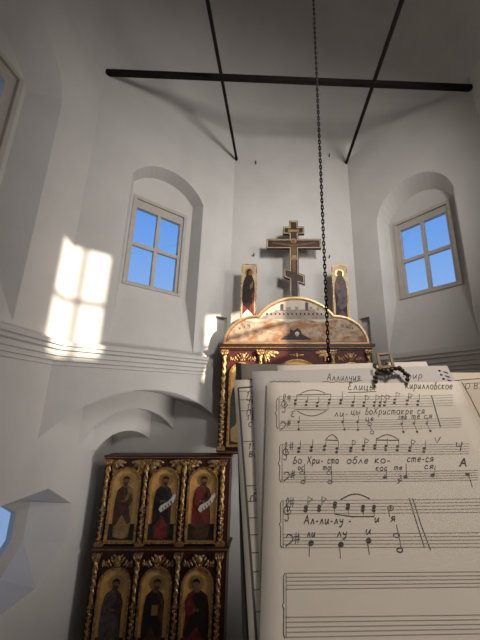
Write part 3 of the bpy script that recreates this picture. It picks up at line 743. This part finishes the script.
# folder at the back
def down(c, d, L): return (c[0]+d*L, c[1]-L)
OFF_F, OFF_T, OFF_W, OFF_2, OFF_R = -.0100, -.0075, -.0055, -.0030, -.0062
tl = corner(236, 363.5, OFF_F); tr = corner(395, 367, OFF_F)
fold = sheet('music_folder', [tl, (tl[0]+.23, tr[1]), (tl[0]+.25, tl[1]-.30), (tl[0]+.035, tl[1]-.30)], OFF_F, 'grey card folder with a black spine behind all the sheets', 'cover', .002)
fold['category'] = 'folder'
mb = MB()
for k in range(1):
    q = [(tl[0]-.0005, tl[1]+.0005), (tl[0]+.006, tl[1]+.0004), (tl[0]+.041, tl[1]-.30), (tl[0]+.034, tl[1]-.30)]
    mb.prism(q, lambda u, v, d: PO+PN*(OFF_F+d)+PU*u+PV*v, .0006, -.0024, 'black')
mb.build('spine', fold)
# sheet with the printed table
tl = corner(234, 380, OFF_T); bl = corner(249, 640, OFF_T); dx = (bl[0]-tl[0])/(tl[1]-bl[1])
tbl = sheet('table_sheet', [tl, (tl[0]+.21, tl[1]+.004), (tl[0]+.21+dx*A4, tl[1]-A4), (tl[0]+dx*A4, tl[1]-A4)], OFF_T, 'white sheet with a black ruled table, furthest left of the papers', 'paper')
k = Ink(tbl)
k.line([(237.6, 388), (254, 386.8)], 1.7); k.line([(238.2, 388), (242, 440), (251, 560), (256.5, 640)], 2.0)
for y in (391.5, 400, 411, 441.6, 486, 501.5, 518, 535, 553, 572, 590, 612): k.line([(238.2+(y-388)*.073, y), (266, y-.8)], .55)
for t, x, y, h in (('15', 246, 397, 5), ('Че', 246, 403, 5), ('17', 246.5, 409, 5), ('По', 246.5, 415, 5), ('18', 246.5, 420, 5), ('С', 248, 427, 5), ('19', 248, 449, 5.5), ('Во', 248.5, 457, 5.5), ('2', 253.5, 494, 5), ('По', 250, 501, 5)): k.write(t, x, y, x+4.4*len(t), h, w=.85)
k.done('printed_table')
# plain sheet whose corner shows at the top right
tr = corner(426, 361.5, OFF_W)
sheet('paper_sheet', [(tr[0]-.18, tr[1]-.006), tr, (tr[0]+.01, tr[1]-.28), (tr[0]-.16, tr[1]-.28)], OFF_W, 'plain white sheet, its corner peeping out above the beaded clip', 'paper')
# right-hand sheet
tl = corner(444, 373, OFF_R)
rt = sheet('lined_sheet', [(tl[0]-.05, tl[1]+.001), (tl[0]+.16, tl[1]), (tl[0]+.16, tl[1]-.28), (tl[0]-.05, tl[1]-.28)], OFF_R, 'tan sheet with a black margin line at the far right', 'paper_tan')
k = Ink(rt); k.line([(461.5, 382), (470, 397), (485, 427)], 1.0); k.line([(452, 381), (461, 380), (490, 378)], .8); k.line([(463, 384), (492, 382)], .5)
k.done('margin_lines'); k = Ink(rt); k.write('О.В3', 465, 389, 482, 6); k.done('heading'); k = Ink(rt); k.write('Мо', 476, 410, 486, 7); k.done('handwriting')
# second sheet with the title and punched edge
tl = corner(252, 371.5, OFF_2); tr = corner(447, 365.5, OFF_2); bl = corner(262, 640, OFF_2); dx = (bl[0]-tl[0])/(tl[1]-bl[1])
s2 = sheet('punched_sheet', [tl, tr, (tr[0]+.01, tr[1]-A4), (tl[0]+dx*A4, tl[1]-A4)], OFF_2, 'white sheet with punched right edge directly behind the front music sheet', 'paper_grey')
k = Ink(s2); k.write('Аллилуия', 327, 380.5, 360, 7, w=.75)
k.line([(322, 382), (327, 381.5), (332, 382.6), (337, 381.6), (342, 382.4), (347, 381.6), (352, 382.2), (357, 381.2), (362, 380.5)], .6)
k.done('title'); k = Ink(s2); k.line([(270+i*1.6, 381.6+.6*math.sin(i*1.7)) for i in range(20)], .8); k.done('scribble'); k = Ink(s2); k.write('Вл-мир', 391, 378.5, 422, 6.5, w=.75)
k.done('handwriting')
mb = MB()
for x, y in ((439.5, 370.8), (441.2, 374.8), (443.4, 379)):
    u, v = page(x, y, OFF_2)
    mb.prism([(u+.0017*math.cos(t*.7), v+.0013*math.sin(t*.7)) for t in range(9)], lambda a, b, d: PO+PN*(OFF_2+d)+PU*a+PV*b, .0003, .0001, 'black')
    mb.prism([(u+.004, v-.0022), (u+.0085, v-.0045), (u+.0085, v-.0025), (u+.004, v-.0006)], lambda a, b, d: PO+PN*(OFF_2+d)+PU*a+PV*b, .0003, .0001, 'black')
mb.build('punched_hole', s2)

# front sheet with the handwritten score
AMT = .004
fs = sheet('music_sheet', [(0, 0), (.212, -.001), (.214, -A4), (0, -A4)], 0, 'handwritten music sheet with staves, notes and lyrics, front of the stack', 'paper', amt=AMT)
st = Ink(fs)
staves = [(279, 396.5, 408.0, 452, 396.5, 406.5), (279, 421, 430.5, 460, 419, 428), (282, 444.5, 454.3, 468, 444.8, 454.5), (282, 472, 482, 477, 471, 480.5),
          (283, 500.6, 513.6, 492, 499, 512.3), (283, 534, 547.5, 492, 532.6, 547), (286, 573, 589, 500, 571.5, 586.5), (286, 617, 637, 500, 614.5, 633)]
for x0, a0, a1, x1, b0, b1 in staves:
    for i in range(5): st.line([(x0+(x1-x0)*t/6, a0+(a1-a0)*i/4+((b0+(b1-b0)*i/4)-(a0+(a1-a0)*i/4))*t/6) for t in range(7)], .36, 'pencil')
st.done('staff_lines')
k = Ink(fs, .75); kl = Ink(fs, .7)
def brace(x, y0, y1):
    ym = (y0+y1)/2; k.line([(x+1.5, y0), (x, y0+3), (x+.3, ym-3), (x-1.2, ym), (x+.3, ym+3), (x, y1-3), (x+1.5, y1)], .7); k.line([(x+2.6, y0), (x+2.6, y1)], .5)
for x, a, b in ((276.5, 398, 429), (279.5, 444, 482), (280.5, 500.5, 548), (283.5, 573, 638)): brace(x, a, b)
def treble(x, y, s=1.):
    k.line([(x+a*s, y+b*s) for a, b in smooth([(0, 2), (2, .5), (1.5, -2), (-1.6, -1.5), (-2.4, 2), (0, 4.4), (3, 3), (3, .5)])], .7)
    k.line([(x+a*s, y+b*s) for a, b in smooth([(-1, -2), (1.5, -6), (.8, -9), (-.4, -6), (.6, 2), (1, 8), (-.8, 9.5), (-1.8, 8)])], .7)
def bass(x, y, s=1.):
    k.line([(x+a*s, y+b*s) for a, b in smooth([(-2, -1), (0, -3.6), (3, -2), (3, 1), (0, 4), (-2.4, 5.5)])], .75); k.dot(x+4.6, y-1, .5, .5); k.dot(x+4.6, y+1.4, .5, .5)
def sharp(x, y, s=1.):
    for d in (-.9, .9): k.line([(x+d*s+.4, y-4*s), (x+d*s-.3, y+4*s)], .55); k.line([(x-2*s, y+d*1.3*s+.4), (x+2*s, y+d*1.3*s-.4)], .65)
treble(284, 403); sharp(289, 398, .8); bass(282.5, 425, .9); sharp(289, 423, .8); treble(285.5, 451, .95); sharp(291.5, 446); bass(286, 475.5); sharp(293, 474.5)
treble(287, 509, 1.25); sharp(291.8, 502, 1.2); bass(288.5, 539, 1.3); sharp(297, 538, 1.4)
k.done('clefs'); k = Ink(fs, .75)
def note(x, y, up=0, flag=False, two=True, w=1.0):
    k.dot(x, y-1.3, 1.7*w, 1.35*w)
    if two: k.dot(x-.4, y+2.0, 1.7*w, 1.35*w)
    if up:
        k.line([(x+1.2, y-1), (x+1.3, y-up)], .55)
        if flag: k.line([(x+1.3, y-up), (x+5.2, y-up+1.5), (x+3.6, y-up+4.2), (x+1.3, y-up+4)], .55)
for x, y in ((295.5, 401.8), (306.5, 403), (317.5, 404), (329.5, 401)): note(x, y, 7)
k.line([(296.5, 395), (331, 394.2)], .8); k.arc(300, 394, 325, 393, 3.5); k.line([(295, 405), (294.8, 409.5), (328, 410), (328, 404)], .7); k.arc(297, 411, 326, 411, -5)
note(341, 401.5, 10)
for x, y, fl in ((353, 403.5, 0), (364, 403.8, 1), (374.5, 403.6, 1), (380, 403.6, 1), (384.7, 403.4, 1), (394.7, 401, 1), (407, 402.3, 1), (417.7, 403, 0)): note(x, y, 8.5, fl)
k.line([(431, 396.5), (435, 411), (440, 427.5)], 1.1)
kl.write('Е', 291, 417, 294.5, 6); kl.write('ли-', 334, 416.5, 348, 6.5); kl.write('цы воХристакре ся', 351, 414.5, 424, 6.8)
for t, x, y in (('це', 365.5, 421), ('сти', 398.5, 419.5), ('те', 411.5, 419), ('ся', 423.5, 419)): kl.write(t, x, y, x+8, 5.5, w=.65)
for a, b in (((298.5, 422), (298.7, 429.5)), ((342.5, 422), (344.5, 429.5)), ((357.5, 422), (358, 429.8)), ((401.5, 424), (403.4, 432)), ((413.7, 423.6), (417, 432)), ((426.4, 423.6), (430, 431.4))):
    k.dot(*a, 1.4, 1.1); k.dot(*b, 1.4, 1.1); k.line([(a[0]+.8, a[1]), (a[0]+1, a[1]-6)], .5); k.line([a, b], .4)
k.ring(369.5, 424.3); k.ring(372, 432.4); k.line([(369.5, 425), (372, 431)], .4)
# heading
kh = Ink(fs); kh.write('Елицы', 348, 390, 375, 7.2, w=.8); kh.line([(348, 392.6), (376, 391.6)], .75); kh.done('title'); kh = Ink(fs); kh.write('Кирилловское', 405, 389, 451, 7, y1=391, w=.8); kh.done('attribution')
kl.done('lyrics'); kl = Ink(fs, .7)
# second system
for x, y, fl in ((299, 449.6, 0), (311.5, 448.6, 0), (324.6, 447.6, 0), (337, 450, 0), (351, 449.2, 1), (363.5, 447.6, 1), (375, 446.6, 0), (386, 447.6, 0), (397.5, 448, 0), (410, 448.8, 1), (424, 449.8, 0)): note(x, y, 9, fl)
for x0, x1 in ((325.5, 338.5), (376, 399)): k.line([(x0, 440), (x1, 440.4)], .8); k.arc(x0+1, 439, x1-1, 439.4, 4.5)
k.line([(434.5, 438), (436.5, 443.5), (440, 437.5)], .8)
for t, x0, y, x1 in (('во', 293, 463.5, 301.5), ('Хри-', 307, 463.5, 323), ('ста', 327.5, 463.5, 338.5), ('обле', 347, 463.5, 368), ('ко-', 374.5, 463, 390), ('сте-ся', 407, 462, 433)): kl.write(t, x0, y, x1, 7, w=.8)
for t, x0, y, x1 in (('ос', 298, 470, 303.5), ('та', 323, 470, 330.5), ('кос', 375.5, 470.5, 387), ('те', 394, 470, 402), ('ся', 424, 469, 433)): kl.write(t, x0, y, x1, 5.6, w=.7)
for x, y in ((302, 472.8), (303, 482), (329, 472.8), (330, 482)): k.ring(x, y, 2.3, 1.6)
k.line([(304.4, 464), (305.2, 481)], .5); k.line([(331.2, 464), (332, 481)], .5)
for x, y, dx_, dy in ((385, 477, .5, -8), (405.5, 476.8, -.5, -13), (432.5, 475.4, 1.5, -9), (466.6, 475, 4, 13)): k.dot(x, y, 2.2, 1.6); k.line([(x+1, y), (x+1+dx_, y+dy)], .6)
kl.write('2', 397.5, 480.5, 401.5, 5); k.line([(397, 483.5), (402, 480)], .6)
km = Ink(fs); km.write('Ч', 454, 451.5, 460.5, 8.5, w=1.0); km.done('margin_letter'); km = Ink(fs); km.write('А', 459, 467, 465.5, 8, w=1.2); km.done('margin_letter')
kl.done('lyrics'); kl = Ink(fs, .7); k.done('notes'); k = Ink(fs, .75)
# third system
for x, y, fl in ((306, 508.4, 0), (319.3, 508, 0), (335, 504.6, 0), (348, 506.2, 0), (363, 508, 0), (374, 508, 0)): note(x, y, 0, fl, w=1.15)
for x in (308, 322): k.line([(x, 505), (x, 496.5), (x+4.5, 499), (x+1, 502)], .7)
k.arc(340, 500, 370, 499, 5.5, .8); k.line([(334.4, 508), (334.8, 514), (352, 516.5), (374, 516.5), (374.5, 510)], .75)
for x in (348, 363): k.line([(x, 508), (x+.6, 514.5)], .5)
k.ring(390.6, 508, 2.8, 2.4, .8); k.dot(390.6, 508, 1, .8); k.line([(388.4, 509), (389.6, 517)], .6)
kl.write('Ал-ли-лу -', 304, 524, 351, 8.5, w=.9); kl.write('и', 374.5, 522, 379, 7.5, w=.9); kl.write('я', 390.5, 521.5, 395, 8, w=.9)
kl.write('ли', 307, 537, 315, 8, w=.85); kl.write('лу', 337, 536.5, 346.5, 8, w=.85); kl.write('и', 365.5, 534, 371, 8, w=.85)
for x, y, dx_ in ((311, 543, -.5), (341, 544.6, .8), (368.6, 540.7, 2.2)): k.dot(x, y, 2.5, 2.0); k.line([(x-1.4, y), (x-1.4+dx_, y+14)], .6)
k.ring(396.4, 535.2, 3, 2, .9); k.ring(399.8, 550, 3, 2.2, .9); k.line([(396.4, 524.5), (401, 547)], .6)
k.line([(409, 498), (416, 521), (424.4, 547.5)], .8); k.line([(412.6, 498), (421, 525), (430.5, 550)], .8)
k.done('notes'); kl.done('lyrics')

# beaded metal clip hooked over the top of the sheets
OFF_C = .0035
cpt = lambda px, py, o=OFF_C: PO+PN*o+PU*page(px, py, o)[0]+PV*page(px, py, o)[1]
cl = thing('beaded_clip', cpt(391, 381), 'bronze beaded clip with a square ring on the top edge of the music sheets', 'clip')
mb = MB(); sq = [cpt(*q) for q in ((377.5, 354.5), (390, 353.8), (393.2, 366.5), (380.5, 368))]
for j in range(4): mb.bar(sq[j]+(sq[j]-sq[(j+1) % 4]).normalized()*.0011, sq[(j+1) % 4]+(sq[(j+1) % 4]-sq[j]).normalized()*.0011, .0030, .0024, 'bronze', up=PN)
mb.build('square_ring', cl)
path = [(375.8, 381.5), (375, 377.3), (376.6, 373.2), (379.5, 370), (383.6, 370.8), (388, 372.4), (391.6, 370), (395.6, 368.6), (399.4, 368.4), (402.4, 370.6), (405, 373.4), (407.6, 375.2), (407.4, 379.4)]
for i, (x, y) in enumerate(path):
    p = cpt(x, y, OFF_C+.001); r = .0025 if i not in (5, 8) else .0031
    mb = MB(); mb.ball(p, r, r, r, 'bronze', nu=10, nv=8); b_ = mb.build('bead', cl)
mb = MB(); mb.tube([cpt(x, y, OFF_C+.001) for x, y in path], .0009, 'bronze', n=6); mb.build('wire', cl)
mb = MB(); sp_ = [cpt(384.5+3.2*math.cos(t*.55)*(1-t/26), 363+3.5*math.sin(t*.55)*(1-t/26)) for t in range(20)]; mb.tube(sp_, .0009, 'bronze', n=6); mb.tube([cpt(384, 366), cpt(386, 370.5)], .0009, 'bronze', n=6)
mb.tube([cpt(374.6, 366+1.8*math.sin(t), OFF_C+.001*math.cos(t))+PU*.0015*math.cos(t) for t in [q*.5 for q in range(12)]], .0008, 'bronze', n=6); mb.build('scroll', cl)
mb = MB(); q0 = cpt(388, 372); mb.tube([q0, q0+PV*.006-PN*.002, q0+PV*.008-PN*.010, q0+PV*.004-PN*.0165, q0-PV*.015-PN*.0165], .0009, 'bronze', n=6); mb.build('hook', cl)

# music stand carrying the sheets
stt = thing('music_stand', tuple((PO+PU*.10-PV*.20-PN*.02).xy)+(E_(-1.62),), 'black music stand hidden behind the stack of sheets', 'music stand')
fnp = lambda u, v, d: PO+PU*u+PV*v+PN*d
mb = MB(); mb.prism(rect(-.01, .26, -.318, -.03), fnp, -.0128, -.0145, 'stand'); mb.build('desk', stt)
mb = MB(); mb.prism(rect(-.03, .30, -.322, -.316), fnp, .012, -.0145, 'stand'); mb.prism(rect(-.03, .30, -.316, -.306), fnp, .012, .0105, 'stand'); mb.build('ledge', stt)
pc_ = PO+PU*.10-PV*.20-PN*.03
mb = MB(); mb.tube([pc_, V((pc_.x, pc_.y, E_(-1.5)))], .011, 'stand'); mb.bar(pc_+PN*.0155, pc_-PN*.004, .05, .05, 'stand'); mb.build('post', stt)
for i in range(3):
    a = math.radians(90+120*i); p = V((pc_.x, pc_.y, E_(-1.42))); q = V((pc_.x+.28*math.cos(a), pc_.y+.28*math.sin(a), E_(-1.61)))
    mb = MB(); mb.tube([p, p.lerp(q, .3)+V((0, 0, .02)), q], .008, 'stand'); mb.build('leg', stt)
for t in (fold, tbl, rt, s2, fs):
    pass
for o in list(S.objects):
    for kk in ('off', 'amt'):
        if kk in o: del o[kk]
